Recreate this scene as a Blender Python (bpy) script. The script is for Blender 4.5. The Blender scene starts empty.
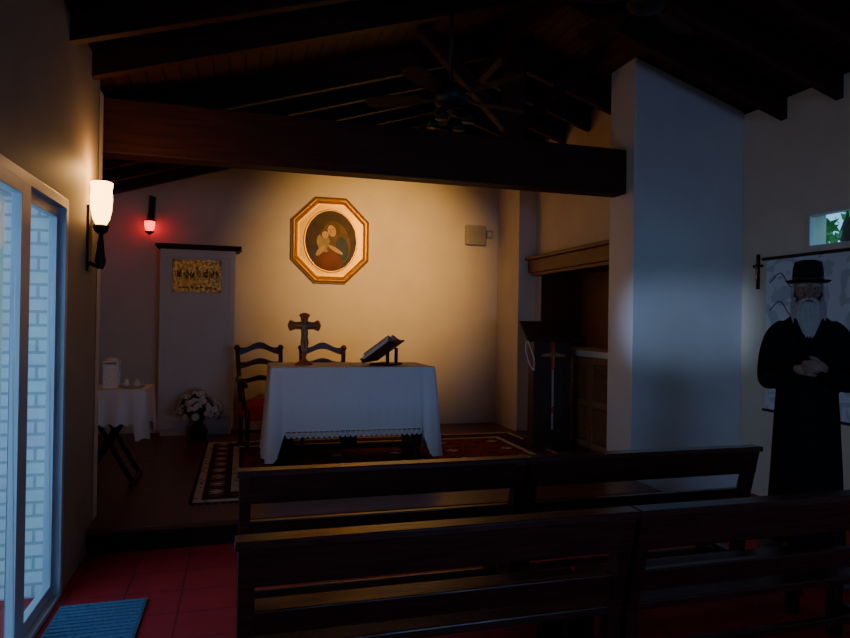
import bpy, bmesh, math, random
from mathutils import Vector, Matrix
random.seed(7)
V=Vector
# ---------------------------------------------------------------- materials
def mat(name,col,rough=.6,metal=0,col2=None,scale=8,stretch=(1,1,1),bump=0,emit=None,es=0,kind='noise',spec=.5,detail=4,dist=0,lo=.3,hi=.7):
    m=bpy.data.materials.new(name); m.use_nodes=True
    nt=m.node_tree; n=nt.nodes; l=nt.links; b=n['Principled BSDF']
    b.inputs['Base Color'].default_value=(*col,1); b.inputs['Roughness'].default_value=rough
    b.inputs['Metallic'].default_value=metal; b.inputs['Specular IOR Level'].default_value=spec
    tc=n.new('ShaderNodeTexCoord'); mp=n.new('ShaderNodeMapping'); mp.inputs['Scale'].default_value=stretch
    l.new(tc.outputs['Object'],mp.inputs['Vector'])
    if kind=='noise':
        t=n.new('ShaderNodeTexNoise'); t.inputs['Scale'].default_value=scale; t.inputs['Detail'].default_value=detail
        t.inputs['Distortion'].default_value=dist; out=t.outputs['Fac']
    elif kind=='voronoi':
        t=n.new('ShaderNodeTexVoronoi'); t.inputs['Scale'].default_value=scale; out=t.outputs['Distance']
    elif kind=='wave':
        t=n.new('ShaderNodeTexWave'); t.inputs['Scale'].default_value=scale; t.inputs['Distortion'].default_value=dist; out=t.outputs['Fac']
    l.new(mp.outputs['Vector'],t.inputs['Vector'])
    c2=col2 if col2 else tuple(c*.85 for c in col)
    r=n.new('ShaderNodeValToRGB'); r.color_ramp.elements[0].position=lo; r.color_ramp.elements[1].position=hi
    r.color_ramp.elements[0].color=(*c2,1); r.color_ramp.elements[1].color=(*col,1)
    l.new(out,r.inputs['Fac']); l.new(r.outputs['Color'],b.inputs['Base Color'])
    if bump:
        bp=n.new('ShaderNodeBump'); bp.inputs['Strength'].default_value=bump; bp.inputs['Distance'].default_value=.01
        l.new(out,bp.inputs['Height']); l.new(bp.outputs['Normal'],b.inputs['Normal'])
    if emit:
        b.inputs['Emission Color'].default_value=(*emit,1); b.inputs['Emission Strength'].default_value=es
    return m
def brickmat(name,c1,c2,cm,bw,rh,mortar,rough,axes='XY',bump=.3,offset=.5,spec=.5):
    m=bpy.data.materials.new(name); m.use_nodes=True
    nt=m.node_tree; n=nt.nodes; l=nt.links; b=n['Principled BSDF']
    b.inputs['Roughness'].default_value=rough; b.inputs['Specular IOR Level'].default_value=spec
    tc=n.new('ShaderNodeTexCoord'); sx=n.new('ShaderNodeSeparateXYZ'); cx=n.new('ShaderNodeCombineXYZ')
    l.new(tc.outputs['Object'],sx.inputs[0])
    l.new(sx.outputs[axes[0]],cx.inputs[0]); l.new(sx.outputs[axes[1]],cx.inputs[1])
    t=n.new('ShaderNodeTexBrick'); t.inputs['Scale'].default_value=1; t.inputs['Brick Width'].default_value=bw
    t.inputs['Row Height'].default_value=rh; t.inputs['Mortar Size'].default_value=mortar; t.offset=offset
    t.inputs['Color1'].default_value=(*c1,1); t.inputs['Color2'].default_value=(*c2,1); t.inputs['Mortar'].default_value=(*cm,1)
    l.new(cx.outputs[0],t.inputs['Vector'])
    no=n.new('ShaderNodeTexNoise'); no.inputs['Scale'].default_value=6; l.new(tc.outputs['Object'],no.inputs['Vector'])
    mx=n.new('ShaderNodeMix'); mx.data_type='RGBA'; mx.blend_type='MULTIPLY'; mx.inputs[0].default_value=.4
    l.new(t.outputs['Color'],mx.inputs[6]); l.new(no.outputs['Color'],mx.inputs[7]); l.new(mx.outputs[2],b.inputs['Base Color'])
    bp=n.new('ShaderNodeBump'); bp.inputs['Strength'].default_value=bump; bp.inputs['Distance'].default_value=.01; bp.invert=True
    l.new(t.outputs['Fac'],bp.inputs['Height']); l.new(bp.outputs['Normal'],b.inputs['Normal'])
    return m
def glassmat():
    m=bpy.data.materials.new('pane_glass'); m.use_nodes=True; nt=m.node_tree; n=nt.nodes; l=nt.links
    n.remove(n['Principled BSDF']); o=n['Material Output']
    tr=n.new('ShaderNodeBsdfTransparent'); tr.inputs[0].default_value=(.93,.97,.98,1)
    g=n.new('ShaderNodeBsdfGlossy'); g.inputs['Roughness'].default_value=.02
    mx=n.new('ShaderNodeMixShader'); mx.inputs[0].default_value=.05; l.new(tr.outputs[0],mx.inputs[1]); l.new(g.outputs[0],mx.inputs[2])
    l.new(mx.outputs[0],o.inputs[0]); return m
PL=mat('plaster',(.76,.65,.50),.6,scale=3,col2=(.70,.59,.45),bump=.08,spec=.3)
PLB=mat('plaster_satin',(.62,.62,.60),.40,scale=3,col2=(.58,.58,.56),bump=.05)
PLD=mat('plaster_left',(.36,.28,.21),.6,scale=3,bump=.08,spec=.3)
WD=mat('dark_wood',(.060,.020,.011),.55,scale=5,stretch=(1,14,14),col2=(.028,.010,.006),bump=.15,spec=.25)
WDP=mat('pew_wood',(.060,.014,.010),.27,scale=5,stretch=(1,14,14),col2=(.028,.008,.006),bump=.1,spec=.4)
WDB=mat('beam_wood',(.060,.015,.010),.6,scale=4,stretch=(.6,9,9),col2=(.030,.008,.006),bump=.25,spec=.2)
WDV=mat('chair_wood',(.060,.020,.010),.35,scale=5,stretch=(8,8,1),col2=(.028,.009,.006),bump=.1)
WDN=mat('niche_wood',(.15,.055,.024),.5,scale=4,stretch=(6,1,6),col2=(.10,.036,.017),bump=.15)
LOU=mat('louvre_wood',(.42,.19,.08),.45,scale=5,stretch=(8,1,8),col2=(.28,.12,.05),bump=.1)
CEIL=brickmat('ceiling_boards',(.085,.024,.014),(.065,.018,.011),(.012,.005,.002),3.0,.12,.008,.6,'YX',.5,spec=.2)
PLAT=brickmat('platform_boards',(.20,.045,.022),(.14,.032,.016),(.03,.008,.005),1.6,.11,.004,.30,'XY',.15,spec=.35)
TILE=brickmat('red_tiles',(.55,.024,.034),(.47,.020,.030),(.26,.016,.02),.30,.30,.006,.6,'XY',.12,offset=0,spec=.3)
BRK=brickmat('white_brick',(.80,.86,.84),(.74,.80,.78),(.46,.54,.54),.24,.075,.008,.8,'XZ',.7)
GRASS=mat('grass',(.06,.14,.03),.9,scale=12,col2=(.03,.08,.02),bump=.4)
PAVE=mat('paving',(.35,.35,.33),.8,scale=6,bump=.2)
CLOTH=mat('altar_linen',(.82,.82,.90),.8,scale=40,col2=(.78,.78,.86),bump=.06)
LACE=mat('lace',(.90,.90,.95),.8,scale=90,col2=(.78,.78,.84))
WHT=mat('white_paint',(.70,.66,.60),.45,scale=4,col2=(.66,.62,.56))
ALU=mat('door_frame_paint',(.52,.57,.62),.35,scale=4)
BRASS=mat('brass',(.70,.45,.13),.33,.85,scale=26,col2=(.14,.08,.025),bump=.8,detail=6)
GOLD=mat('gold_leaf',(.80,.46,.05),.34,.85,scale=14,col2=(.62,.33,.03),bump=.12)
GOLD2=mat('gold_mat',(.70,.42,.03),.45,.6,scale=30,col2=(.55,.31,.02),bump=.1)
BRZ=mat('bronze',(.50,.36,.17),.5,.1,scale=12,col2=(.26,.20,.10),bump=.3)
CRW=mat('cross_wood',(.50,.17,.04),.6,scale=12,stretch=(6,6,1),spec=.2)
IRON=mat('iron',(.025,.022,.020),.5,.5,scale=10)
SMOKE=mat('smoked_glass',(.02,.017,.015),.5,scale=10,spec=.2)
PAPER=mat('paper',(.80,.77,.72),.7,scale=60,stretch=(1,6,1),col2=(.65,.62,.57))
STOLE=mat('stole_cloth',(.40,.34,.30),.8,scale=40)
REDC=mat('red_velvet',(.55,.015,.02),.85,scale=30)
REDG=mat('red_glass',(.8,.01,.01),.2,scale=5,emit=(1,.01,.015),es=7)
SHADE=mat('lamp_shade',(.9,.75,.5),.4,scale=5,emit=(1,.50,.13),es=11)
SKIN=mat('skin',(.27,.16,.115),.6,scale=20)
LIP=mat('lips',(.16,.06,.045),.6)
HAIR=mat('white_hair',(.44,.42,.39),.85,scale=30,stretch=(6,6,1),col2=(.31,.29,.27),bump=.3)
BLK=mat('black_wool',(.007,.006,.006),.9,scale=30,bump=.1,spec=.2)
FELT=mat('black_felt',(.010,.008,.008),.85,scale=30,spec=.2)
EYE=mat('eye_dark',(.02,.015,.01),.2)
STONE=mat('plinth_paint',(.06,.05,.05),.6,scale=8)
PLASTIC=mat('cream_plastic',(.42,.37,.28),.4)
LEAF=mat('leaf',(.04,.10,.03),.5,scale=12)
TREE=mat('tree_leaf',(.16,.42,.07),.6,scale=5,col2=(.06,.22,.04))
PETAL=mat('petal',(.85,.82,.80),.6,scale=20)
YEL=mat('flower_centre',(.6,.4,.05),.7)
MATB=mat('blue_mat',(.10,.19,.33),.95,scale=60,col2=(.06,.12,.22),bump=.5)
RUG1=mat('rug_red',(.22,.028,.020),.95,kind='voronoi',scale=9,col2=(.05,.020,.025),bump=.2,lo=.2,hi=.45,spec=.1)
RUG2=mat('rug_cream',(.58,.48,.40),.95,kind='voronoi',scale=16,col2=(.10,.07,.06),bump=.2,lo=.1,hi=.4,spec=.1)
RUG3=mat('rug_navy',(.03,.03,.05),.95,scale=40,col2=(.10,.02,.02),spec=.1)
GL=glassmat()
# ---------------------------------------------------------------- builder
class B:
    def __init__(s,name): s.n=name; s.bm=bmesh.new(); s.m=[]
    def mi(s,m):
        if m not in s.m: s.m.append(m)
        return s.m.index(m)
    def add(s,vs,fs,m,smooth=False):
        i=s.mi(m); bv=[s.bm.verts.new(v) for v in vs]
        for f in fs:
            try:
                q=s.bm.faces.new([bv[k] for k in f]); q.material_index=i; q.smooth=smooth
            except ValueError: pass
        return bv
    def box(s,x0,x1,y0,y1,z0,z1,m,M=None):
        vs=[V((x,y,z)) for x in(x0,x1) for y in(y0,y1) for z in(z0,z1)]
        if M: vs=[M@v for v in vs]
        s.add(vs,[(0,1,3,2),(4,6,7,5),(0,4,5,1),(2,3,7,6),(0,2,6,4),(1,5,7,3)],m)
    def prism(s,pts,ext,m,smooth=False):
        n=len(pts); e=V(ext); vs=[V(p) for p in pts]+[V(p)+e for p in pts]
        s.add(vs,[tuple(range(n))[::-1],tuple(range(n,2*n))]+[(i,(i+1)%n,n+(i+1)%n,n+i) for i in range(n)],m,smooth)
    def tube(s,pts,r,m,seg=10,closed=False,flat=(1,1),ref=None):
        P=[V(p) for p in pts]; n=len(P)
        if not hasattr(r,'__len__'): r=[r]*n
        vs=[]; prev=None
        for i in range(n):
            a=P[(i-1)%n] if (closed or i>0) else P[i]; b=P[(i+1)%n] if (closed or i<n-1) else P[i]
            t=(b-a); t=t.normalized() if t.length>1e-9 else V((0,0,1))
            if prev is None:
                q=V(ref) if ref else (V((0,0,1)) if abs(t.z)<.9 else V((0,1,0)))
                u=(q-t*q.dot(t)).normalized()
            else: u=(prev-t*prev.dot(t)).normalized()
            prev=u; w=t.cross(u)
            for k in range(seg):
                an=2*math.pi*k/seg; vs.append(P[i]+u*math.cos(an)*r[i]*flat[0]+w*math.sin(an)*r[i]*flat[1])
        fs=[(i*seg+k,i*seg+(k+1)%seg,((i+1)%n)*seg+(k+1)%seg,((i+1)%n)*seg+k) for i in range(n if closed else n-1) for k in range(seg)]
        if not closed: fs+= [tuple(range(seg))[::-1],tuple((n-1)*seg+k for k in range(seg))]
        s.add(vs,fs,m,True)
    def cyl(s,p0,p1,r0,m,r1=None,seg=20):
        s.tube([p0,p1],[r0,r0 if r1 is None else r1],m,seg)
    def lathe(s,c,prof,m,seg=24,sx=1,sy=1):
        vs=[];n=len(prof)
        for r,z in prof:
            for k in range(seg):
                a=2*math.pi*k/seg; vs.append(V((c[0]+r*math.cos(a)*sx,c[1]+r*math.sin(a)*sy,c[2]+z)))
        fs=[(i*seg+k,i*seg+(k+1)%seg,(i+1)*seg+(k+1)%seg,(i+1)*seg+k) for i in range(n-1) for k in range(seg)]
        fs+=[tuple(range(seg))[::-1],tuple((n-1)*seg+k for k in range(seg))]
        s.add(vs,fs,m,True)
    def sph(s,c,r,m,seg=16,M=None):
        if not hasattr(r,'__len__'): r=(r,r,r)
        vs=[];rg=seg//2+1
        for i in range(rg+1):
            ph=math.pi*(i/rg)
            for k in range(seg):
                a=2*math.pi*k/seg; p=V((r[0]*math.sin(ph)*math.cos(a),r[1]*math.sin(ph)*math.sin(a),r[2]*math.cos(ph)))
                if M: p=M@p
                vs.append(p+V(c))
        s.add(vs,[(i*seg+k,(i+1)*seg+k,(i+1)*seg+(k+1)%seg,i*seg+(k+1)%seg) for i in range(rg) for k in range(seg)],m,True)
    def grid(s,fn,nu,nv,m,closed=False):
        vs=[V(fn(i/(nu if closed else nu-1),j/(nv-1))) for i in range(nu) for j in range(nv)]
        s.add(vs,[(i*nv+j,((i+1)%nu)*nv+j,((i+1)%nu)*nv+j+1,i*nv+j+1) for i in range(nu if closed else nu-1) for j in range(nv-1)],m,True)
    def done(s,bevel=0,parent=None,remesh=0,weld=True,M=None,solid=0,sub=0):
        if weld: bmesh.ops.remove_doubles(s.bm,verts=s.bm.verts,dist=1e-5)
        bmesh.ops.recalc_face_normals(s.bm,faces=s.bm.faces)
        me=bpy.data.meshes.new(s.n); s.bm.to_mesh(me); s.bm.free()
        for m in s.m: me.materials.append(m)
        o=bpy.data.objects.new(s.n,me); bpy.context.collection.objects.link(o)
        if bevel:
            q=o.modifiers.new('bevel','BEVEL'); q.width=bevel; q.segments=2; q.limit_method='ANGLE'; q.angle_limit=.7
        if solid:
            q=o.modifiers.new('solid','SOLIDIFY'); q.thickness=solid
        if remesh:
            q=o.modifiers.new('remesh','REMESH'); q.mode='VOXEL'; q.voxel_size=remesh; q.use_smooth_shade=True
            q=o.modifiers.new('sm','SMOOTH'); q.factor=.5; q.iterations=3
        if M: o.matrix_world=M
        if parent: o.parent=parent
        return o
def sp(pts,n=6):
    P=[V(p) for p in pts]; out=[]
    for i in range(len(P)-1):
        a=P[max(i-1,0)];b=P[i];c=P[i+1];d=P[min(i+2,len(P)-1)]
        for k in range(n):
            t=k/n; out.append(.5*((2*b)+(c-a)*t+(2*a-5*b+4*c-d)*t*t+(3*b-a-3*c+d)*t**3))
    out.append(P[-1]); return out
def T(x,y,z,rz=0): return Matrix.Translation((x,y,z))@Matrix.Rotation(math.radians(rz),4,'Z')
def empty(name,M=None):
    e=bpy.data.objects.new(name,None); bpy.context.collection.objects.link(e)
    if M: e.matrix_world=M
    return e
RX=2.3; SL=.31
def zc(x): return 3.30+SL*(x+1) if x<RX else 3.30+SL*(RX+1)-SL*(x-RX)
ZP=.17
LX=-.95      # inner face of left wall
LY=4.80      # its far end
# ---------------------------------------------------------------- room shell
b=B('floor'); b.box(-1.25,4.8,-3.2,4.62,-.15,0,TILE); b.box(3.3,4.8,4.62,5.5,-.15,0,TILE); b.done()
b=B('floor_platform'); b.box(-1.6,3.40,4.62,8.3,-.15,ZP-.035,PLAT); b.box(-1.6,3.40,4.59,8.3,ZP-.035,ZP,PLAT); b.box(3.40,4.16,5.45,7.59,-.15,ZP-.001,PLAT); b.done(.006)
b=B('ceiling')
b.prism([(-1.9,-3.2,zc(-1.9)),(RX,-3.2,zc(RX)),(RX,-3.2,zc(RX)+.15),(-1.9,-3.2,zc(-1.9)+.15)],(0,11.8,0),CEIL)
b.prism([(RX,-3.2,zc(RX)),(4.9,-3.2,zc(4.9)),(4.9,-3.2,zc(4.9)+.15),(RX,-3.2,zc(RX)+.15)],(0,11.8,0),CEIL); b.done()
DY0,DY1,DZ=1.60,3.98,2.20
b=B('wall_left')
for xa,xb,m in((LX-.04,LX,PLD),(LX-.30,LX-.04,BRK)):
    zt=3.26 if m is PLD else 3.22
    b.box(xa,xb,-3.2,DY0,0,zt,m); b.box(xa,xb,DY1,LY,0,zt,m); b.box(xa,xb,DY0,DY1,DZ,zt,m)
b.done()
b=B('wall_sanctuary_left'); b.box(-1.75,-1.6,LY,8.3,0,3.10,PL); b.box(-1.75,LX,LY-.02,LY+.12,0,3.1,PL); b.done()
b=B('wall_back'); b.prism([(-1.75,8.3,0),(3.9,8.3,0),(3.9,8.3,zc(3.9)),(RX,8.3,zc(RX)),(-1.75,8.3,zc(-1.75))],(0,.2,0),PL); b.done()
b=B('wall_sanctuary_right')
b.box(3.42,3.9,7.59,8.3,0,3.90,PL)
b.prism([(3.66,5.45,2.24),(4.3,5.45,2.24),(4.3,5.45,zc(4.3)),(3.66,5.45,zc(3.66))],(0,2.14,0),PL)
b.box(3.66,4.3,5.45,5.72,0,2.24,PL); b.box(3.66,4.3,7.45,7.59,0,2.24,PL)
b.box(4.16,4.3,5.72,7.45,0,2.24,WDN); b.box(3.675,4.16,7.43,7.45,1.27,2.2,WDN); b.box(3.675,4.16,5.72,5.74,1.27,2.2,WDN); b.box(3.675,4.16,5.72,7.45,2.19,2.24,WDN); b.done()
b=B('pillar'); b.prism([(3.40,5.05,0),(4.6,5.05,0),(4.6,5.05,zc(4.6)),(3.40,5.05,zc(3.40))],(0,.4,0),PLB); b.done(.006)
WY=4.32
b=B('wall_right')
b.box(4.6,4.8,-3.2,3.2,0,3.58,PL); b.box(4.6,4.8,WY,5.45,0,3.58,PL); b.box(4.6,4.8,3.2,WY,0,2.21,PL); b.box(4.6,4.8,3.2,WY,2.52,3.58,PL); b.done()
b=B('wall_rear')
b.box(-1.2,4.8,-3.2,-3,0,.9,PL); b.box(-1.2,1.0,-3.2,-3,.9,2.2,PL); b.box(3.4,4.8,-3.2,-3,.9,2.2,PL)
b.prism([(-1.2,-3.2,2.2),(4.8,-3.2,2.2),(4.8,-3.2,zc(4.8)),(RX,-3.2,zc(RX)),(-1.2,-3.2,zc(-1.2))],(0,.2,0),PL); b.done()
b=B('ground'); b.box(-12,-1.25,-8,12,-.2,-.06,GRASS); b.box(4.8,12,-8,12,-.2,-.06,GRASS); b.box(-12,12,-12,-3.2,-.2,-.06,GRASS); b.box(-2.4,-1.25,-3,5,-.06,-.02,PAVE); b.done()
b=B('garden_tree')
b.tube(sp([(7.6,6.3,-.1),(7.7,6.2,1.5),(7.5,6.4,2.8),(7.7,6.3,3.8)]),[.16]*7+[.12]*6+[.06]*6,WD,10)
for k in range(900):
    a=random.uniform(0,6.28);e=random.uniform(-1.2,1.57);R=random.uniform(.5,1.5)
    p=V((7.6+R*math.cos(a)*math.cos(e),6.3+R*1.3*math.sin(a)*math.cos(e),3.2+R*.9*math.sin(e)))
    d=V((random.uniform(-1,1),random.uniform(-1,1),random.uniform(-1,1))).normalized(); t=d.orthogonal().normalized(); w_=d.cross(t)
    b.add([p,p+t*.09+w_*.05,p+t*.2,p+t*.09-w_*.05],[(0,1,2,3)],TREE)
b.done(weld=False)
def window(name,plane,a0,a1,z0,z1,c,t=.05,mull=0):
    b=B(name)
    def bx(p0,p1,q0,q1,d,m):
        if plane=='X': b.box(c-d,c+d,p0,p1,q0,q1,m)
        else: b.box(p0,p1,c-d,c+d,q0,q1,m)
    bx(a0,a1,z0,z0+t,.03,WHT); bx(a0,a1,z1-t,z1,.03,WHT); bx(a0,a0+t,z0+t,z1-t,.03,WHT); bx(a1-t,a1,z0+t,z1-t,.03,WHT)
    for k in range(mull):
        x=a0+(a1-a0)*(k+1)/(mull+1); bx(x-t*.5,x+t*.5,z0+t,z1-t,.025,WHT)
    bx(a0+t,a1-t,z0+t,z1-t,.004,GL); b.done(.003)
window('window_1','X',3.2,WY,2.21,2.52,4.62,.03,1)
window('window_2','Y',1.0,3.4,.9,2.2,-3.05,.06,2)
# glazed door, flush with inner face of the wall
b=B('door_1')
b.box(LX-.06,LX+.015,DY0,DY1,DZ-.05,DZ,ALU); b.box(LX-.06,LX+.015,DY0,DY0+.05,0,DZ-.05,ALU); b.box(LX-.06,LX+.015,DY1-.045,DY1,0,DZ-.05,ALU); b.box(LX-.06,LX+.015,DY0+.05,DY1-.045,0,.025,ALU)
def leaf(x,y0,y1,wa,wb):
    z1=DZ-.05
    b.box(x-.02,x+.02,y0,y0+wa,.025,z1,ALU); b.box(x-.02,x+.02,y1-wb,y1,.025,z1,ALU)
    b.box(x-.02,x+.02,y0+wa,y1-wb,.025,.09,ALU); b.box(x-.02,x+.02,y0+wa,y1-wb,z1-.06,z1,ALU)
    b.box(x-.003,x+.003,y0+wa,y1-wb,.09,z1-.06,GL)
leaf(LX-.005,DY0+.05,3.32,.08,.13); leaf(LX-.04,3.32,DY1-.045,.06,.05)
b.done(.004)
# rafters
b=B('ceiling_rafters'); D=.22
y=4.58; ys=[]
while y>-2.9: ys.append(y); y-=.55
for y in ys+[5.75,6.3,6.85,7.4,7.95]:
    xl=LX-.02 if y<5 else -1.6; xr=4.6 if y<5 else 3.66
    if y>7.5: xr=3.42
    b.prism([(xl,y-.035,zc(xl)-D),(RX-.03,y-.035,zc(RX)-D),(RX-.03,y-.035,zc(RX)),(xl,y-.035,zc(xl))],(0,.07,0),WDB)
    b.prism([(RX+.03,y-.035,zc(RX)-D),(xr,y-.035,zc(xr)-D),(xr,y-.035,zc(xr)),(RX+.03,y-.035,zc(RX))],(0,.07,0),WDB)
b.box(RX-.04,RX+.04,-3,8.3,zc(RX)-.32,zc(RX)-.02,WDB)
b.done(.004)
b=B('tie_beam'); b.box(-1.6,3.40,5.17,5.37,2.76,3.17,WDB); b.box(RX-.09,RX+.09,5.19,5.35,3.17,zc(RX)-.32,WDB)
for s_ in(-1,1):
    b.prism([(RX+s_*.08,5.22,3.25),(RX+s_*.08,5.22,3.40),(RX+s_*.75,5.22,zc(RX)-.26),(RX+s_*.9,5.22,zc(RX)-.30)],(0,.1,0),WDB)
b.done(.01)
# ---------------------------------------------------------------- niche: lintel, counter, louvred doors
b=B('trim_lintel'); b.box(3.54,3.67,5.62,7.56,2.20,2.36,WDN); b.box(3.50,3.69,5.58,7.585,2.36,2.40,WDN); b.box(3.57,3.67,5.68,7.5,2.16,2.20,WDN); b.done(.006)
b=B('louvred_cabinet')
b.box(3.60,4.15,5.75,7.42,1.20,1.265,WHT)
b.box(3.68,4.15,5.75,7.42,ZP,1.20,WDN)
for k in range(4):
    y0=5.76+k*.415; y1=y0+.40
    b.box(3.64,3.68,y0,y0+.05,ZP+.04,1.19,LOU); b.box(3.64,3.68,y1-.05,y1,ZP+.04,1.19,LOU)
    for z in(ZP+.04,.66,1.12): b.box(3.64,3.68,y0+.05,y1-.05,z,z+.07,LOU)
    z=ZP+.13
    while z<1.11:
        if not(.62<z<.74): b.prism([(3.645,y0+.05,z),(3.675,y0+.05,z+.022),(3.675,y0+.05,z+.030),(3.645,y0+.05,z+.008)],(0,.30,0),LOU)
        z+=.034
    b.sph((3.63,y1-.025,.8),.012,BRASS,8)
b.done()
# ---------------------------------------------------------------- rug, mat
b=B('oriental_rug'); z=ZP
x0,x1,y0,y1=-.36,3.30,5.02,7.5
b.box(x0,x1,y0,y1,z,z+.008,RUG3)
def ring(i0,i1,h,m):
    a,c,d,e=x0+i0,x1-i0,y0+i0,y1-i0; w=i1-i0
    b.box(a,c,d,d+w,z+.008,z+h,m); b.box(a,c,e-w,e,z+.008,z+h,m); b.box(a,a+w,d+w,e-w,z+.008,z+h,m); b.box(c-w,c,d+w,e-w,z+.008,z+h,m)
ring(.03,.09,.011,RUG2); ring(.11,.27,.011,RUG3); ring(.30,.36,.011,RUG2)
b.box(x0+.40,x1-.40,y0+.40,y1-.40,z+.008,z+.011,RUG1)
k=0; yy=y0+.14
while yy<y1-.2:
    b.prism([(x0+.19-.06,yy+.05,z+.011),(x0+.19,yy,z+.011),(x0+.19+.06,yy+.05,z+.011),(x0+.19,yy+.10,z+.011)],(0,0,.002),RUG2 if k%2 else RUG1)
    b.box(x0+.13,x0+.25,yy+.108,yy+.116,z+.011,z+.0125,RUG2)
    yy+=.125;k+=1
xx=x0+.3;k=0
while xx<x1-.35:
    b.prism([(xx,y0+.19,z+.011),(xx+.05,y0+.13,z+.011),(xx+.10,y0+.19,z+.011),(xx+.05,y0+.25,z+.011)],(0,0,.002),RUG2 if k%2 else RUG1); xx+=.125;k+=1
for i in range(5):
    for j in range(4):
        px=x0+.55+i*.62; py=y0+.52+j*.42
        b.prism([(px,py+.12,z+.011),(px+.14,py,z+.011),(px+.28,py+.12,z+.011),(px+.14,py+.24,z+.011)],(0,0,.0012),RUG3)
        b.prism([(px+.06,py+.12,z+.0122),(px+.14,py+.05,z+.0122),(px+.22,py+.12,z+.0122),(px+.14,py+.19,z+.0122)],(0,0,.0008),RUG2)
for k in range(70):
    xx=x0+.01+k*(x1-x0-.02)/69
    b.cyl((xx,y0,z+.004),(xx+.004,y0-.05,z+.002),.003,RUG2,.002,5)
b.done()
b=B('door_mat'); b.box(-.90,-.47,2.9,3.80,0,.014,MATB)
for k in range(22): b.box(-.89,-.48,2.92+k*.04,2.94+k*.04,.014,.019,MATB)
b.done(.003)
# ---------------------------------------------------------------- altar
AX0,AX1,AY0,AY1,AT=.27,1.85,6.07,6.80,1.107
A=empty('altar_table')
RZ=ZP+.0126
b=B('table_frame')
b.box(AX0+.02,AX1-.02,AY0+.02,AY1-.02,AT-.05,AT-.006,WD); b.box(AX0+.08,AX1-.08,AY0+.08,AY1-.08,AT-.16,AT-.05,WD)
for x in(AX0+.14,AX1-.14):
    for y in(AY0+.14,AY1-.14):
        b.lathe((x,y,RZ),[(.045,0),(.045,.05),(.03,.08),(.05,.16),(.055,.24),(.03,.34),(.045,.42),(.045,.80)],WD,16)
    b.box(x-.03,x+.03,AY0+.14,AY1-.14,.26,.32,WD)
b.box(AX0+.14,AX1-.14,AY0+.33,AY0+.41,.26,.31,WD)
b.box(.98,1.14,AY0+.345,AY0+.395,.31,.80,WD)
b.done(.004,A)
b=B('altar_cloth')
b.box(AX0,AX1,AY0,AY1,AT-.006,AT,CLOTH)
corn=[(AX0,AY0),(AX1,AY0),(AX1,AY1),(AX0,AY1)]; nrm=[(0,-1),(1,0),(0,1),(-1,0)]
per=[]
for i in range(4):
    a=V(corn[i]);c=V(corn[(i+1)%4]); L=(c-a).length; n=int(L/.02)
    for k in range(n):
        t=k/n; p=a+(c-a)*t; d=min(t*L,(1-t)*L)
        N=V(nrm[i])
        if t*L<.05: N=(V(nrm[i])+V(nrm[i-1])*(1-t*L/.05)*1.0)
        if (1-t)*L<.05: N=(V(nrm[i])+V(nrm[(i+1)%4])*(1-(1-t)*L/.05)*1.0)
        if i==0: hem=.52 if d>.14 else .235+(.285)*max(0,(d-.05)/.09)
        elif i==2: hem=.45
        else: hem=.235+.02*math.sin(t*9)
        amp=.005 if (i==0 and d>.14) else .026
        per.append((p,N,hem,amp,i,t*L))
n=len(per)
def sk(u,v):
    p,N,h,amp,i,s=per[int(round(u*n))%n]
    v2=v
    off=.004+.045*v2+amp*v2*math.sin(s*(16 if i==0 and amp<.02 else 38)+i)+.001*v2*math.sin(s*71)
    if v2==0: off=0
    return (p.x+N.x*off,p.y+N.y*off,AT-(AT-h)*v2)
b.grid(sk,n,14,CLOTH,True)
b.done(0,A)
b=B('lace_edging')
x=AX0+.14; k=0
def fo(x): 
    s=x-AX0; return AY0-(.052+.005*math.sin(s*16)+.001*math.sin(s*71))
nx=66
b.grid(lambda u,v:(AX0+.14+u*(AX1-AX0-.28),fo(AX0+.14+u*(AX1-AX0-.28))-.002,.535-.02*v),nx,2,LACE)
while x<AX1-.17:
    c=V((x+.025,fo(x+.025)-.003,.512))
    b.tube([c+V((.024*math.cos(a),0,-abs(.055*math.sin(a)))) for a in [math.pi*j/8 for j in range(9)]],.0075,LACE,5)
    b.tube([c+V((.010*math.cos(a),0,-.020+.010*math.sin(a))) for a in [2*math.pi*j/8 for j in range(8)]],.0065,LACE,5,True)
    b.cyl(c+V((0,0,-.03)),c+V((0,0,-.055)),.0065,LACE,seg=5)
    x+=.05
b.done(0,A)
# crucifix on altar
b=B('altar_crucifix'); cx,cy=.60,6.42; z0=AT
b.lathe((cx,cy,z0),[(.085,0),(.085,.015),(.06,.03),(.03,.05),(.02,.08),(.028,.10),(.018,.12)],CRW,20)
def arm(pts): b.prism([(cx+p[0],cy-.012,z0+p[1]) for p in pts],(0,.024,0),CRW)
arm([(-.020,.10),(.020,.10),(.026,.22),(.032,.35),(.09,.352),(.135,.335),(.15,.35),(.163,.39),(.15,.43),(.135,.445),(.09,.425),(.032,.43),(.038,.47),(.055,.49),(.035,.51),(0,.518),(-.035,.51),(-.055,.49),(-.038,.47),(-.032,.43),(-.09,.425),(-.135,.445),(-.15,.43),(-.163,.39),(-.15,.35),(-.135,.335),(-.09,.352),(-.032,.35),(-.026,.22)])
fy=cy-.035
b.sph((cx+.006,fy-.004,z0+.43),(.022,.02,.027),BRZ,12)
b.tube(sp([(cx,fy,z0+.395),(cx,fy-.006,z0+.35),(cx+.004,fy,z0+.29),(cx,fy,z0+.26)]),[.030]*6+[.032]*6+[.022]*6+[.026],BRZ,12)
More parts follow.
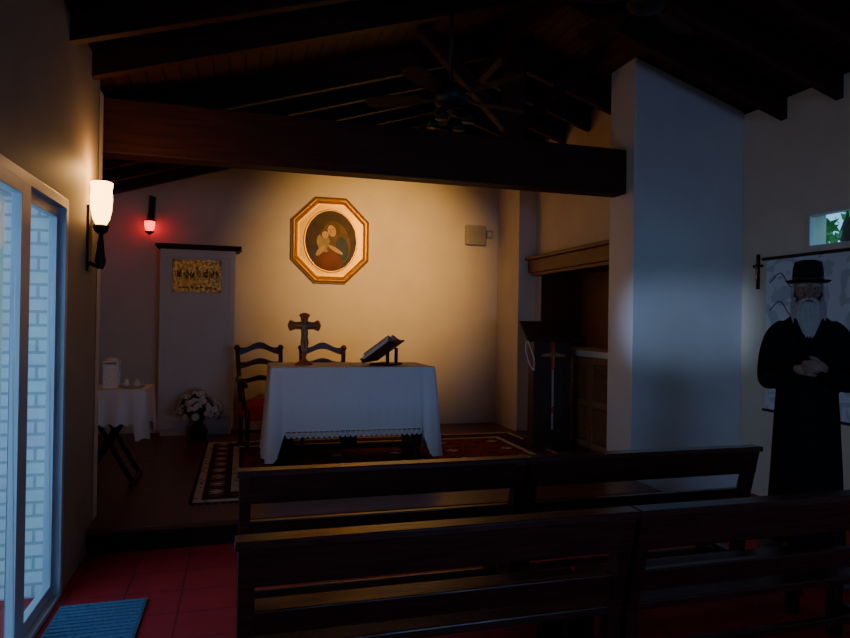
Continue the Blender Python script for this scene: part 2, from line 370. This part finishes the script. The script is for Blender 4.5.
for s in(-1,1):
    b.tube(sp([(cx+s*.015,fy,z0+.385),(cx+s*.07,fy+.002,z0+.392),(cx+s*.13,cy-.014,z0+.40)]),[.018]*6+[.014]*6+[.009],BRZ,8)
    b.tube(sp([(cx+s*.014,fy,z0+.265),(cx+s*.02,fy-.016,z0+.20),(cx+s*.007,cy-.02,z0+.13)]),[.021]*6+[.016]*6+[.010],BRZ,8)
b.tube([(cx-.026,fy,z0+.275),(cx+.028,fy,z0+.268)],[.032,.028],BRZ,10)
b.done()
# missal on stand
M=T(1.42,6.42,AT,-122)
b=B('missal_stand')
b.box(-.18,.18,-.10,.13,0,.018,WD)
tl=Matrix.Translation((0,-.15,.03))@Matrix.Rotation(math.radians(36),4,'X')
b.box(-.22,.22,0,.36,0,.015,WD,tl); b.box(-.22,.22,-.012,.004,0,.05,WD,tl)
b.box(-.15,-.12,.06,.09,.018,.17,WD); b.box(.12,.15,.06,.09,.018,.17,WD)
b.box(-.21,.21,.0045,.34,.015,.024,BLK,tl)
def page(s,h,w):
    b.grid(lambda u,v:tl@V((s*u*w,.012+v*.315,.025+h*max(0,math.sin(min(1,u*1.1)*math.pi))**.6+.01*(1-u))),14,2,PAPER)
    b.grid(lambda u,v:tl@V((s*u*w,.327,.024+v*(h*max(0,math.sin(min(1,u*1.1)*math.pi))**.6+.01*(1-u)))),14,2,PAPER)
    b.grid(lambda u,v:tl@V((s*w*.97,.012+u*.315,.024+v*.03)),2,2,PAPER)
for s in(-1,1):
    page(s,.045,.20); page(s,.07,.17)
b.tube([tl@V((.02,.29,.05)),tl@V((.022,.1,.07)),tl@V((.02,-.03,.05))],.004,REDC,5)
b.done(.002,M=M)
# ---------------------------------------------------------------- carved armchairs
def chair(name,x,y,rz,arms=True):
    b=B(name)
    b.prism([(-.26,-.24,.40),(.26,-.24,.40),(.22,.22,.40),(-.22,.22,.40)],(0,0,.05),WDV)
    b.grid(lambda u,v:((u-.5)*(.48-.06*v),-.22+.42*v,.45+.065*(max(0,math.sin(math.pi*u))*max(0,math.sin(math.pi*v)))**.35),14,12,REDC)
    b.box(-.25,.25,-.248,-.235,.30,.46,REDC)
    for s in(-1,1):
        b.tube(sp([(s*.22,.20,.0),(s*.22,.21,.25),(s*.22,.22,.45),(s*.235,.27,.75),(s*.245,.33,1.02)]),.026,WDV,8)
        b.tube(sp([(s*.25,-.23,.0),(s*.235,-.20,.10),(s*.25,-.24,.30),(s*.24,-.22,.42)]),[.02]*6+[.024]*6+[.03]*6+[.03],WDV,8)
        b.cyl((s*.235,-.2,.15),(s*.22,.2,.15),.014,WDV)
        b.box(s*.245-.006,s*.245+.006,-.22,.2,.32,.46,REDC)
        if arms:
            b.tube(sp([(s*.235,.26,.72),(s*.29,.08,.71),(s*.30,-.12,.70),(s*.28,-.22,.69),(s*.27,-.24,.65)]),.026,WDV,8)
            b.tube(sp([(s*.26,-.12,.42),(s*.28,-.16,.55),(s*.29,-.13,.69)]),.02,WDV,8)
    b.cyl((-.23,0,.15),(.23,0,.15),.014,WDV)
    def rail(z,y,h,k):
        pts=[]
        N=24
        for i in range(N+1):
            t=i/N*2-1; pts.append((t*.245,y,z+h+k*(math.cos(t*math.pi*1.5)*.5+.5*(1-t*t))))
        for i in range(N,-1,-1):
            t=i/N*2-1; pts.append((t*.245,y,z+k*.7*math.cos(t*math.pi)))
        for i in range(N):
            q=[pts[i],pts[i+1],pts[2*N-i],pts[2*N+1-i]]
            b.prism(q,(0,.026,0),WDV)
    rail(1.0,.315,.06,.05); rail(.84,.275,.055,.035); rail(.66,.24,.05,.03)
    for s in(-1,1): b.sph((s*.247,.335,1.045),.036,WDV,10)
    return b.done(M=T(x,y,ZP+.0134,rz),weld=True)
chair('carved_armchair',.27,7.22,12)
chair('carved_armchair',.90,7.20,-3,False)
# ---------------------------------------------------------------- cabinet with brass plaque
b=B('white_cabinet'); x0,x1=-.92,-.08; yb=8.295; yf=8.02
b.box(x0,x1,yf,yb,ZP+.08,2.36,WHT); b.box(x0+.02,x1-.02,yf+.02,yb,ZP,ZP+.08,WHT)
b.box(x0-.03,x1+.05,yf-.04,yb,2.36,2.385,WD); b.box(x0-.05,x1+.07,yf-.06,yb,2.385,2.42,WD)
b.box(x0,x0+.06,yf-.018,yf,ZP+.08,2.36,WHT); b.box(x1-.06,x1,yf-.018,yf,ZP+.08,2.36,WHT); b.box(x0+.06,x1-.06,yf-.018,yf,2.27,2.36,WHT); b.box(x0+.06,x1-.06,yf-.018,yf,ZP+.08,ZP+.20,WHT)
b.done(.004)
b=B('brass_plaque'); px0,px1,pz0,pz1=-.78,-.24,1.86,2.24; y=yf-.001
b.box(px0,px1,y-.018,y,pz0,pz1,BRASS)
for q in[(px0,px1,pz0,pz0+.025),(px0,px1,pz1-.025,pz1),(px0,px0+.025,pz0,pz1),(px1-.025,px1,pz0,pz1)]: b.box(q[0],q[1],y-.028,y-.018,q[2],q[3],BRASS)
for k in range(13):
    cxx=px0+.055+k*.036; zz=2.10+.018*math.sin(k*2.3)+(.03 if k==6 else 0)
    b.sph((cxx,y-.02,zz),(.012,.010,.015),BRASS,8); b.sph((cxx+.004*(-1)**k,y-.018,zz-.045),(.018,.012,.036),BRASS,8)
b.box(px0+.04,px1-.04,y-.032,y-.018,2.015,2.030,BRASS); b.box(px0+.05,px1-.05,y-.026,y-.018,1.95,2.015,BRASS)
for k in range(9): b.sph((px0+.07+k*.05,y-.02,1.915+.008*math.sin(k*3)),(.02,.010,.012),BRASS,8)
b.done(.002)
# ---------------------------------------------------------------- octagonal picture
P=empty('octagonal_picture')
pc=V((1.09,8.298,2.585)); hw,hh=.50,.555
def octp(k,d,kk=.0):
    w=hw*k; h=hh*k; c=.30*k
    return [V((pc.x+x,pc.y-d,pc.z+z)) for x,z in[(-w+c,h),(w-c,h),(w,h-c),(w,-h+c),(w-c,-h),(-w+c,-h),(-w,-h+c),(-w,h-c)]]
b=B('gilt_frame')
rings=[octp(1,0),octp(1,.03),octp(.985,.05),octp(.95,.062),octp(.92,.055),octp(.90,.070),octp(.88,.072),octp(.86,.045),octp(.84,.032),octp(.79,.03)]
for a,c in zip(rings,rings[1:]):
    b.add(a+c,[(i,(i+1)%8,8+(i+1)%8,8+i) for i in range(8)],GOLD if c is not rings[-1] else GOLD2)
b.add(rings[-1],[tuple(range(8))],GOLD2); b.add(rings[0],[tuple(range(8))],WD)
oc=pc+V((0,-.032,-.01)); ow,oh=.335,.395
b.tube([oc+V((math.cos(a)*ow,0,math.sin(a)*oh)) for a in[2*math.pi*i/64 for i in range(64)]],.014,GOLD,8,True)
b.done(0,P)
def pm(n,c,c2): return mat(n,c,.55,scale=7,col2=c2,spec=.2,detail=6)
PBG=pm('paint_dark',(.07,.036,.015),(.032,.018,.009)); PV=pm('paint_veil',(.17,.09,.036),(.08,.045,.018))
PR=pm('paint_robe',(.20,.045,.018),(.10,.022,.011)); PF=pm('paint_flesh',(.60,.36,.17),(.42,.24,.11)); PW=pm('paint_cream',(.40,.29,.14),(.22,.15,.07)); PH=pm('paint_hair',(.12,.055,.02),(.07,.032,.013))
PB=pm('paint_mantle',(.040,.065,.080),(.022,.03,.04))
b=B('madonna_painting')
def disc(x,z,rx,rz,rot,lay,m,n=40,clip=True):
    pts=[]
    r=math.radians(rot)
    for i in range(n):
        a=2*math.pi*i/n; u=math.cos(a)*rx; w=math.sin(a)*rz
        X=x+u*math.cos(r)-w*math.sin(r); Z=z+u*math.sin(r)+w*math.cos(r)
        if clip:
            q=math.hypot(X/(ow-.01),Z/(oh-.01))
            if q>1: X/=q; Z/=q
        pts.append(oc+V((X,-.002-.0012*lay,Z)))
    b.add(pts,[tuple(range(n))],m)
disc(0,0,ow-.004,oh-.004,0,0,PBG,64,False)
disc(0,-.26,.28,.26,0,1,PB); disc(.07,-.02,.18,.28,12,2,PV); disc(-.02,-.22,.19,.16,-18,3,PR)
disc(.03,.15,.085,.11,18,4,PH); disc(.012,.13,.052,.075,18,5,PF); disc(-.002,.115,.005,.018,15,5.4,PH); disc(-.012,.147,.014,.005,15,5.4,PH); disc(.03,.155,.014,.005,15,5.4,PH); disc(-.008,.088,.012,.004,0,5.4,PR)
disc(-.09,-.03,.085,.12,20,6,PW); disc(-.085,.085,.052,.056,0,7,PH); disc(-.073,.075,.042,.047,0,8,PF); disc(-.088,.08,.007,.003,0,8.4,PH); disc(-.058,.08,.007,.003,0,8.4,PH)
disc(-.13,-.13,.032,.085,-40,9,PF); disc(.06,-.11,.026,.11,60,10,PF); disc(.15,-.09,.08,.15,10,3.5,PB); disc(.02,-.02,.03,.12,-30,6.5,PV)
b.done(0,P)
# ---------------------------------------------------------------- wall box, red lamp, sconce
b=B('wall_speaker'); b.box(2.93,3.20,8.20,8.3,2.62,2.88,PLASTIC)
for k in range(9): b.box(2.95,3.18,8.195,8.20,2.65+k*.022,2.66+k*.022,PLASTIC)
b.done(.008)
b=B('light_switch'); b.box(3.24,3.33,8.27,8.3,2.72,2.83,PLASTIC); b.box(3.265,3.305,8.262,8.27,2.745,2.805,WHT); b.done(.004)
b=B('sanctuary_lamp'); lx,ly,lz=-1.06,8.17,2.66
b.prism([(lx-.035,8.27,lz+.02),(lx+.035,8.27,lz+.02),(lx+.05,8.27,lz+.34),(lx-.02,8.27,lz+.36)],(0,.028,0),IRON)
b.tube(sp([(lx,8.28,lz+.30),(lx,8.2,lz+.32),(lx,ly,lz+.28),(lx,ly,lz+.12)]),.007,IRON,8)
for k in range(3):
    a=k*2.094; b.tube([(lx,ly,lz+.18),(lx+.06*math.cos(a),ly+.06*math.sin(a),lz+.03)],.004,IRON,5)
b.lathe((lx,ly,lz-.09),[(.02,0),(.045,.02),(.055,.06),(.06,.12)],REDG,16)
b.lathe((lx,ly,lz-.13),[(.008,0),(.02,.012),(.05,.03),(.05,.045)],BRASS,16)
b.lathe((lx,ly,lz+.03),[(.064,0),(.064,.012),(.056,.012)],BRASS,16)
b.done()
S=empty('wall_sconce')
b=B('sconce_bracket'); sx,sy=LX+.075,4.52
b.box(LX,LX+.015,sy-.045,sy+.045,1.84,2.26,IRON)
b.tube(sp([(LX+.015,sy,1.90),(LX+.05,sy,1.88),(sx,sy,1.94),(sx,sy,2.10)]),.012,IRON,8)
b.lathe((sx,sy,2.08),[(.015,0),(.04,.02),(.05,.05),(.045,.06)],IRON,16)
b.lathe((sx,sy,1.86),[(.02,0),(.036,.05),(.024,.12),(.014,.22)],IRON,12)
b.done(.003,S)
b=B('sconce_shade'); b.lathe((sx,sy,2.14),[(.030,0),(.050,.04),(.062,.10),(.066,.17),(.062,.23),(.068,.27),(.060,.275)],SHADE,20); b.done(0,S)
b=B('ceiling_spotlight'); SF=V((1.85,5.46,3.02)); aim=V((1.70,8.3,2.30)); SD=(aim-SF).normalized()
b.box(1.80,1.90,5.37,5.39,2.97,3.07,IRON); b.cyl((1.85,5.39,3.02),(1.85,5.43,3.02),.012,IRON)
b.cyl(SF-SD*.05,SF+SD*.08,.035,IRON,.05); b.done()
# ---------------------------------------------------------------- side table
b=B('credence_table'); x0,x1,y0,y1,t=-1.46,-.74,5.62,6.10,.965
b.box(x0,x1,y0,y1,t-.03,t-.004,WD)
for y in(y0+.06,y1-.06):
    b.tube([(x0+.22,y,ZP+.02),(x1-.06,y,t-.03)],.02,WD,8); b.tube([(x1-.10,y+.045,ZP+.02),(x0+.22,y+.045,t-.03)],.02,WD,8)
for x in(x0+.22,x1-.10): b.cyl((x,y0+.03,ZP+.02),(x,y1+.02,ZP+.02),.02,WD)
b.box(x0-.004,x1+.004,y0-.004,y1+.004,t-.004,t,CLOTH)
def sk2(u,v):
    u=u%1.0; L=[x1-x0,y1-y0,x1-x0,y1-y0]; per_=sum(L); s=u*per_; i=0
    while i<3 and s>L[i]: s-=L[i]; i+=1
    cs=[(x0,y0),(x1,y0),(x1,y1),(x0,y1)]; a=V(cs[i]); c=V(cs[(i+1)%4]); p=a+(c-a)*(s/L[i]); N=V(nrm[i])
    dd=min(s,L[i]-s); off=.006+v*(.02+.014*math.sin(s*40+i)); ln=.28+(.12 if dd<.07 else 0)+.012*math.cos(s*75)
    return (p.x+N.x*off,p.y+N.y*off,t-ln*v)
b.grid(sk2,140,8,WHT,True); b.done()
b=B('white_lantern'); c=(-1.03,5.84,.965)
b.box(c[0]-.06,c[0]+.06,c[1]-.06,c[1]+.06,c[2],c[2]+.02,WHT); b.box(c[0]-.045,c[0]+.045,c[1]-.045,c[1]+.045,c[2]+.02,c[2]+.20,PAPER)
for a in(-.05,.05):
    for e in(-.05,.05): b.box(c[0]+a-.008,c[0]+a+.008,c[1]+e-.008,c[1]+e+.008,c[2]+.02,c[2]+.21,WHT)
b.box(c[0]-.065,c[0]+.065,c[1]-.065,c[1]+.065,c[2]+.21,c[2]+.225,WHT)
b.lathe((c[0],c[1],c[2]+.225),[(.06,0),(.03,.025),(.012,.03)],WHT,12); b.done(.002)
b=B('cruet_tray'); c=(-.87,5.80,.965)
b.lathe(c,[(.09,0),(.11,.008),(.12,.018),(.115,.018),(.09,.012)],PLASTIC,24,.85,.7)
b.lathe((c[0]-.04,c[1],c[2]+.012),[(.02,0),(.028,.02),(.012,.05),(.016,.06)],PAPER,12)
b.lathe((c[0]+.04,c[1],c[2]+.012),[(.02,0),(.028,.02),(.012,.05),(.016,.06)],PAPER,12)
b.done()
# ---------------------------------------------------------------- flowers
b=B('flower_vase'); c=V((-.45,7.70,ZP))
b.lathe(c,[(.06,0),(.08,.02),(.10,.10),(.085,.16),(.05,.20),(.065,.23),(.06,.23)],IRON,20)
for k in range(130):
    a=random.uniform(0,6.28); e=random.uniform(.0,1.45); R=random.uniform(.20,.28)
    d=V((math.cos(a)*math.cos(e),math.sin(a)*math.cos(e),math.sin(e)*1.0)); p=c+V((0,0,.28))+V((d.x*R,d.y*R*.85,d.z*R*1.05))
    b.tube([c+V((0,0,.22)),c+V((0,0,.26))+d*R*.5,p],.003,LEAF,4)
    t=d.orthogonal().normalized(); w=d.cross(t)
    if k%5!=3:
        r=random.uniform(.032,.048)
        for lay in range(2):
            for j in range(9):
                q=(j+.5*lay)/9*6.283; v=t*math.cos(q)+w*math.sin(q); n_=d.cross(v); rr=r*(1-.35*lay)
                b.add([p,p+v*rr*.6+n_*rr*.32+d*(.008+.01*lay),p+v*rr*1.1+d*(.002+.014*lay),p+v*rr*.6-n_*rr*.32+d*(.008+.01*lay)],[(0,1,2,3)],PETAL)
        b.sph(p+d*.007,.006,YEL,6)
    else:
        v=t; n_=w
        b.add([p,p+v*.03+n_*.018,p+v*.09,p+v*.03-n_*.018],[(0,1,2,3)],LEAF); b.add([p,p-v*.03+n_*.018,p-v*.09-d*.02,p-v*.03-n_*.018],[(0,1,2,3)],LEAF)
b.done(weld=False)
# ---------------------------------------------------------------- lectern
M=T(3.34,6.55,ZP+.0,-14)
b=B('lectern')
b.box(-.24,.24,-.20,.20,.013,.06,WD); b.box(-.205,.205,-.16,.16,.06,1.14,WD)
for x0_,x1_ in((-.19,-.14),(.14,.19)): b.box(x0_,x1_,-.172,-.16,.10,1.10,WD)
b.box(-.14,.14,-.172,-.16,1.03,1.10,WD); b.box(-.14,.14,-.172,-.16,.10,.18,WD)
tl=Matrix.Translation((0,-.26,1.20))@Matrix.Rotation(math.radians(22),4,'X')
b.prism([(-.205,-.16,1.14),(-.205,.16,1.14),(-.205,.16,1.355),(-.205,-.16,1.225)],(.41,0,0),WD)
b.box(-.31,.31,0,.50,0,.025,WD,tl); b.box(-.31,.31,-.02,.004,-.01,.05,WD,tl)
b.done(.005,M=M)
# stole with crucifix hanging on the lectern front
b=B('lectern_stole')
def st(x0_,x1_,z0_,z1_,m,y=-.183):
    b.grid(lambda u,v:(x0_+(x1_-x0_)*u,y-.006*math.sin((z0_+(z1_-z0_)*v)*14)-.003*math.sin(u*6),z0_+(z1_-z0_)*v),5,16,m)
st(-.026,.026,.88,1.185,REDC); st(-.010,.014,.22,.88,STOLE); st(-.012,.016,.40,.47,REDC,-.185)
b.box(-.13,.13,-.204,-.194,1.02,1.045,CRW); b.box(-.012,.012,-.204,-.194,.90,1.12,CRW)
b.tube([(0,-.214,1.07),(0,-.216,.99),(0,-.208,.93)],[.012,.010,.006],BRZ,8); b.sph((0,-.214,1.09),.013,BRZ,8)
for s in(-1,1): b.tube([(s*.01,-.212,1.06),(s*.115,-.206,1.04)],[.009,.006],BRZ,6)
b.done(M=M)
b=B('rosary'); c=V((2.95,6.32,1.36))
pts=sp([(0,.0,0),(-.01,-.01,-.10),(.03,-.005,-.22),(.09,0,-.31),(.095,0,-.2),(.06,0,-.1),(.02,0,0)],7)
for p in pts: b.sph(c+p,.008,PETAL,8)
b.tube([c+p for p in pts],.002,PETAL,4)
b.done()
# ---------------------------------------------------------------- pews
def pew(x0,x1,y):
    b=B('pew'); h=.85
    b.prism([(x0,y-.02,h-.165),(x0,y+.02,h-.165),(x0,y-.005,h-.02),(x0,y-.045,h-.02)],(x1-x0,0,0),WDP)
    b.box(x0-.01,x1+.01,y-.065,y+.02,h-.03,h,WDP)
    b.prism([(x0,y+.04,.50),(x0,y+.08,.50),(x0,y+.06,.59),(x0,y+.02,.59)],(x1-x0,0,0),WDP)
    b.box(x0,x1,y+.06,y+.46,.415,.45,WDP); b.box(x0+.05,x1-.05,y+.42,y+.44,.34,.415,WDP)
    for x in(x0,x1-.055):
        b.prism([(x,y+.06,0),(x,y+.14,0),(x,y+.12,.42),(x,y+.02,h-.03),(x,y-.05,h-.03),(x,y+.05,.42)],(.055,0,0),WDP)
        b.box(x,x+.055,y+.37,y+.43,0,.415,WDP); b.box(x,x+.055,y+.10,y+.40,.12,.18,WDP)
        b.box(x,x+.055,y-.36,y+.07,.10,.15,WDP); b.box(x,x+.055,y-.34,y-.29,0,.10,WDP)
    b.box(x0,x1,y-.38,y-.22,.15,.185,WDP)
    b.box(x0+.05,x1-.05,y+.24,y+.27,.13,.17,WDP)
    return b.done(.006)
for y in(3.12,2.15):
    pew(0.0,1.45,y); pew(1.47,2.94,y)
# ---------------------------------------------------------------- banner on right wall, crucifix
MAP=mat('banner_print',(.70,.72,.74),.7,scale=2.6,dist=3,col2=(.50,.53,.56),detail=1,lo=.47,hi=.50)
b=B('wall_banner'); b.box(4.585,4.592,3.72,4.74,.80,2.16,MAP)
b.cyl((4.58,3.68,2.17),(4.58,4.78,2.17),.014,WD); b.cyl((4.58,3.70,.80),(4.58,4.76,.80),.012,WD)
for z in(1.95,1.7,1.5,1.3,1.1):
    b.tube(sp([(4.583,4.70,z),(4.583,4.58,z+.08),(4.583,4.46,z-.05),(4.583,4.34,z+.05),(4.583,4.2,z+.02)]),.004,IRON,4)
b.done()
b=B('wall_crucifix'); b.box(4.575,4.598,4.83,4.855,1.90,2.22,WD); b.box(4.575,4.598,4.79,4.895,2.10,2.125,WD)
b.tube([(4.568,4.842,2.11),(4.566,4.842,2.0),(4.57,4.842,1.95)],[.012,.01,.005],BRASS,8); b.sph((4.566,4.842,2.135),.012,BRASS,8); b.done(.002)
# ---------------------------------------------------------------- ceiling fans
def fan(x,y,z,rot,kit=True):
    b=B('ceiling_fan'); b.cyl((x,y,z+.08),(x,y,zc(x)-.0),.014,IRON); b.lathe((x,y,zc(x)-.10),[(.02,0),(.06,.04),(.07,.10)],IRON,16)
    b.lathe((x,y,z-.06),[(.05,0),(.10,.02),(.12,.06),(.11,.11),(.06,.15),(.02,.17)],IRON,24)
    for k in range(5):
        Mx=Matrix.Translation((x,y,z))@Matrix.Rotation(math.radians(rot+72*k),4,'Z')@Matrix.Rotation(math.radians(12),4,'X')
        b.box(.10,.2,-.015,.015,-.004,.004,IRON,Mx)
        pts=[(.18,-.04),(.3,-.062),(.52,-.068),(.57,-.04),(.58,0),(.57,.04),(.52,.068),(.3,.062),(.18,.04)]
        b.prism([Mx@V((p[0],p[1],0)) for p in pts],Mx.to_3x3()@V((0,0,.008)),WDB)
        an=math.radians(rot+90*k+36)
        if k<4 and kit:
            q=V((x+.13*math.cos(an),y+.13*math.sin(an),z-.10)); b.tube([(x,y,z-.06),(x+.08*math.cos(an),y+.08*math.sin(an),z-.07),q],.008,IRON,6)
            b.lathe(q-V((0,0,.07)),[(.045,0),(.035,.04),(.02,.07)],SMOKE,14)
    b.done()
fan(1.30,4.0,3.02,10); fan(2.26,3.25,3.45,30,False)
# ---------------------------------------------------------------- priest figure
PX,PY=3.50,3.28; PZ=.13
E=empty('priest_statue',T(PX,PY,0,-42))
def pd(b,**k):
    o=b.done(parent=E,**k); return o
b=B('plinth'); b.box(-.26,.26,-.25,.25,0,.11,STONE); b.box(-.24,.24,-.22,.22,.11,PZ,STONE); pd(b,bevel=.006)
Z=PZ
b=B('coat')
prof=[(.05,.225,.175),(.25,.215,.165),(.55,.20,.155),(.85,.185,.145),(1.0,.175,.138),(1.12,.17,.13),(1.25,.175,.13),(1.36,.18,.125),(1.43,.17,.112),(1.475,.12,.09),(1.51,.075,.07),(1.53,.06,.06)]
vs=[];sg=48
for z,rx,ry in prof:
    for k in range(sg):
        a=2*math.pi*k/sg; fq=1+ (.03*math.sin(a*9+z*2)*max(0,(1.0-z)))
        vs.append(V((rx*fq*math.cos(a),ry*fq*math.sin(a),z+Z)))
n_=len(prof)
b.add(vs,[(i*sg+k,i*sg+(k+1)%sg,(i+1)*sg+(k+1)%sg,(i+1)*sg+k) for i in range(n_-1) for k in range(sg)]+[tuple(range(sg))[::-1],tuple((n_-1)*sg+k for k in range(sg))],BLK,True)
for s in(-1,1):
    pts=sp([(s*.12,0,1.43+Z),(s*.175,.0,1.37+Z),(s*.215,.02,1.22+Z),(s*.222,-.01,1.08+Z),(s*.175,-.12,1.10+Z),(s*.085,-.205,1.165+Z)],5)
    rr=[.052+.013*min(1,i/6)-.014*max(0,(i-8)/17) for i in range(len(pts))]
    b.tube(pts,rr,BLK,14)
pd(b,remesh=.011)
b=B('coat_details')
for s in(-1,1):
    b.tube(sp([(s*.05,-.045,1.53+Z),(s*.07,-.10,1.45+Z),(s*.03,-.13,1.33+Z),(s*.01,-.135,1.24+Z)]),.014,BLK,8,flat=(1,1))
for k in range(8): 
    z=1.02-.11*k; b.sph((.015,-.138-.036*k/7,z+Z),.009,IRON,8)
pd(b)
b=B('shoes')
for s in(-1,1): b.sph((s*.09,-.12,.042+Z),(.05,.10,.042),IRON,14); b.cyl((s*.09,-.04,.04+Z),(s*.09,-.03,.14+Z),.045,BLK)
pd(b)
hz=1.65+Z
b=B('head')
b.cyl((0,.01,1.48+Z),(0,-.0,1.60+Z),.055,SKIN,.052)
b.sph((0,0,hz+.02),(.078,.095,.098),SKIN,24); b.sph((0,-.022,hz-.035),(.060,.070,.085),SKIN,20)
b.tube([(0,-.092,hz+.02),(0,-.104,hz-.005),(0,-.118,hz-.03)],[.010,.013,.017],SKIN,10)
for s in(-1,1):
    b.sph((s*.012,-.108,hz-.032),.010,SKIN,8); b.sph((s*.079,.008,hz-.005),(.012,.022,.033),SKIN,12)
    b.sph((s*.038,-.074,hz-.022),(.024,.020,.018),SKIN,12); b.tube([(s*.012,-.093,hz+.030),(s*.035,-.09,hz+.036),(s*.058,-.074,hz+.030)],.009,SKIN,8)
pd(b,remesh=.004)
b=B('face_details')
for s in(-1,1):
    b.sph((s*.032,-.085,hz+.014),(.011,.007,.006),HAIR,12); b.sph((s*.032,-.0905,hz+.014),(.006,.003,.006),EYE,8)
    b.tube(sp([(s*.014,-.101,hz+.036),(s*.035,-.099,hz+.043),(s*.060,-.082,hz+.034)]),.005,HAIR,6)
b.tube([(-.022,-.098,hz-.062),(0,-.104,hz-.06),(.022,-.098,hz-.062)],.005,LIP,6)
pd(b)
b=B('beard')
b.sph((0,-.055,hz-.11),(.075,.06,.08),HAIR,18); b.sph((0,-.075,hz-.20),(.062,.042,.10),HAIR,16)
for k in range(130):
    a=random.uniform(-1.45,1.45); x=.074*math.sin(a); y=-.02-.08*math.cos(a); z=hz-.055-.04*math.cos(a)+random.uniform(-.02,.03)*1
    L=.16+.13*math.cos(a)+random.uniform(-.02,.02)
    b.tube(sp([(x,y,z),(x*1.25,y-.018,z-L*.4),(x*.9+random.uniform(-.01,.01),y-.012+random.uniform(-.006,.006),z-L)],4),[.010,.0105,.011,.0105,.010,.008,.006,.004,.001],HAIR,6)
for s in(-1,1):
    b.tube(sp([(s*.003,-.112,hz-.046),(s*.03,-.108,hz-.055),(s*.055,-.088,hz-.085)]),[.009]*6+[.010]*6+[.003],HAIR,8)
    for k in range(14): 
        y=-.02+k*.006; b.tube(sp([(s*.076,y,hz+.055),(s*.084,y,hz+.0),(s*.082,y+.01,hz-.05)],3),[.010,.010,.010,.009,.007,.005,.002],HAIR,6)
for k in range(24):
    a=math.pi*(k/23); b.tube(sp([(.078*math.cos(a),.015+.08*math.sin(a),hz+.05),(.084*math.cos(a),.015+.09*math.sin(a),hz-.02),(.075*math.cos(a),.015+.075*math.sin(a),hz-.08)],3),[.012]*5+[.008,.003],HAIR,6)
pd(b)
b=B('hat')
b.lathe((0,0,hz+.055),[(.082,.0),(.125,.004),(.138,.014),(.140,.018),(.125,.012),(.098,.010),(.096,.05),(.092,.10),(.082,.138),(.05,.148),(.02,.138)],FELT,36,.92,1.08)
b.lathe((0,0,hz+.067),[(.0985,0),(.098,.03),(.09,.03)],IRON,36,.92,1.08)
pd(b)
b=B('hands')
for s in(-1,1):
    oz=1.175+Z+s*.012; oy=-.235-(.028 if s>0 else 0)
    b.tube(sp([(s*.085,-.208,1.167+Z),(s*.055,oy+.005,oz),(s*.012,oy,oz)],4),[.026,.026,.027,.030,.033,.035,.036,.036,.030],SKIN,12,flat=(1,.5),ref=(0,0,1))
    for i in range(4):
        z=oz+.030-.020*i; L=[.052,.06,.056,.044][i]
        b.tube(sp([(s*.018,oy-.002,z),(s*.012-s*L*.45,oy-.008,z-.002),(s*.012-s*L*.85,oy+.006,z-.004),(s*.012-s*L,oy+.026,z-.006)],4),[.0095]*4+[.009]*4+[.008]*4+[.006],SKIN,8)
    b.tube(sp([(s*.04,oy-.008,oz+.028),(s*.02,oy-.014,oz+.048),(-s*.01,oy-.012,oz+.055)],4),[.012]*4+[.010]*4+[.007],SKIN,8)
pd(b,remesh=.0028)
# ---------------------------------------------------------------- lights
def lamp(name,kind,loc,energy,col,**k):
    l=bpy.data.lights.new(name,kind); l.energy=energy; l.color=col
    for a,v in k.items(): setattr(l,a,v)
    o=bpy.data.objects.new(name,l); bpy.context.collection.objects.link(o); o.location=loc; return o
def aimat(o,t): o.rotation_euler=(V(t)-o.location).to_track_quat('-Z','Y').to_euler()
o=lamp('picture_spot','SPOT',SF+SD*.10,400,(1,.54,.14),spot_size=math.radians(74),spot_blend=1,shadow_soft_size=.05); aimat(o,aim)
lamp('sconce_bulb','POINT',(sx+.03,sy,2.48),7,(1,.52,.17),shadow_soft_size=.05)
lamp('sanctuary_flame','POINT',(lx,ly-.09,lz-.02),.2,(1,.02,.02),shadow_soft_size=.03)
o=lamp('door_daylight','AREA',(-1.7,2.6,1.5),24,(.38,.58,1),shape='RECTANGLE',size=2.4,size_y=2.2); aimat(o,(3.5,3.4,1.2))
o=lamp('pillar_patch_spot','SPOT',(-1.6,2.2,1.62),750,(.45,.62,1),spot_size=math.radians(10.5),spot_blend=1,shadow_soft_size=.12); aimat(o,(3.88,5.05,1.58))  # added narrow spot through the door, makes the soft blue patch on the pillar
o=lamp('window_daylight','AREA',(2.2,-3.35,1.6),66,(.34,.45,1),shape='RECTANGLE',size=2.4,size_y=1.3); aimat(o,(1.4,5,1.1))
w=bpy.data.worlds.new('World'); bpy.context.scene.world=w; w.use_nodes=True
bg=w.node_tree.nodes['Background']; bg.inputs[0].default_value=(.24,.62,1,1); bg.inputs[1].default_value=1.5
# ---------------------------------------------------------------- camera
cd=bpy.data.cameras.new('camera'); cam=bpy.data.objects.new('camera',cd); bpy.context.collection.objects.link(cam)
cd.sensor_width=36; cd.lens=36*640/850; cd.clip_start=.05
cam.matrix_world=Matrix.Translation((0,0,1.55))@Matrix.Rotation(math.radians(-16),4,'Z')@Matrix.Rotation(math.radians(90.27),4,'X')@Matrix.Rotation(.015,4,'Z')
bpy.context.scene.camera=cam
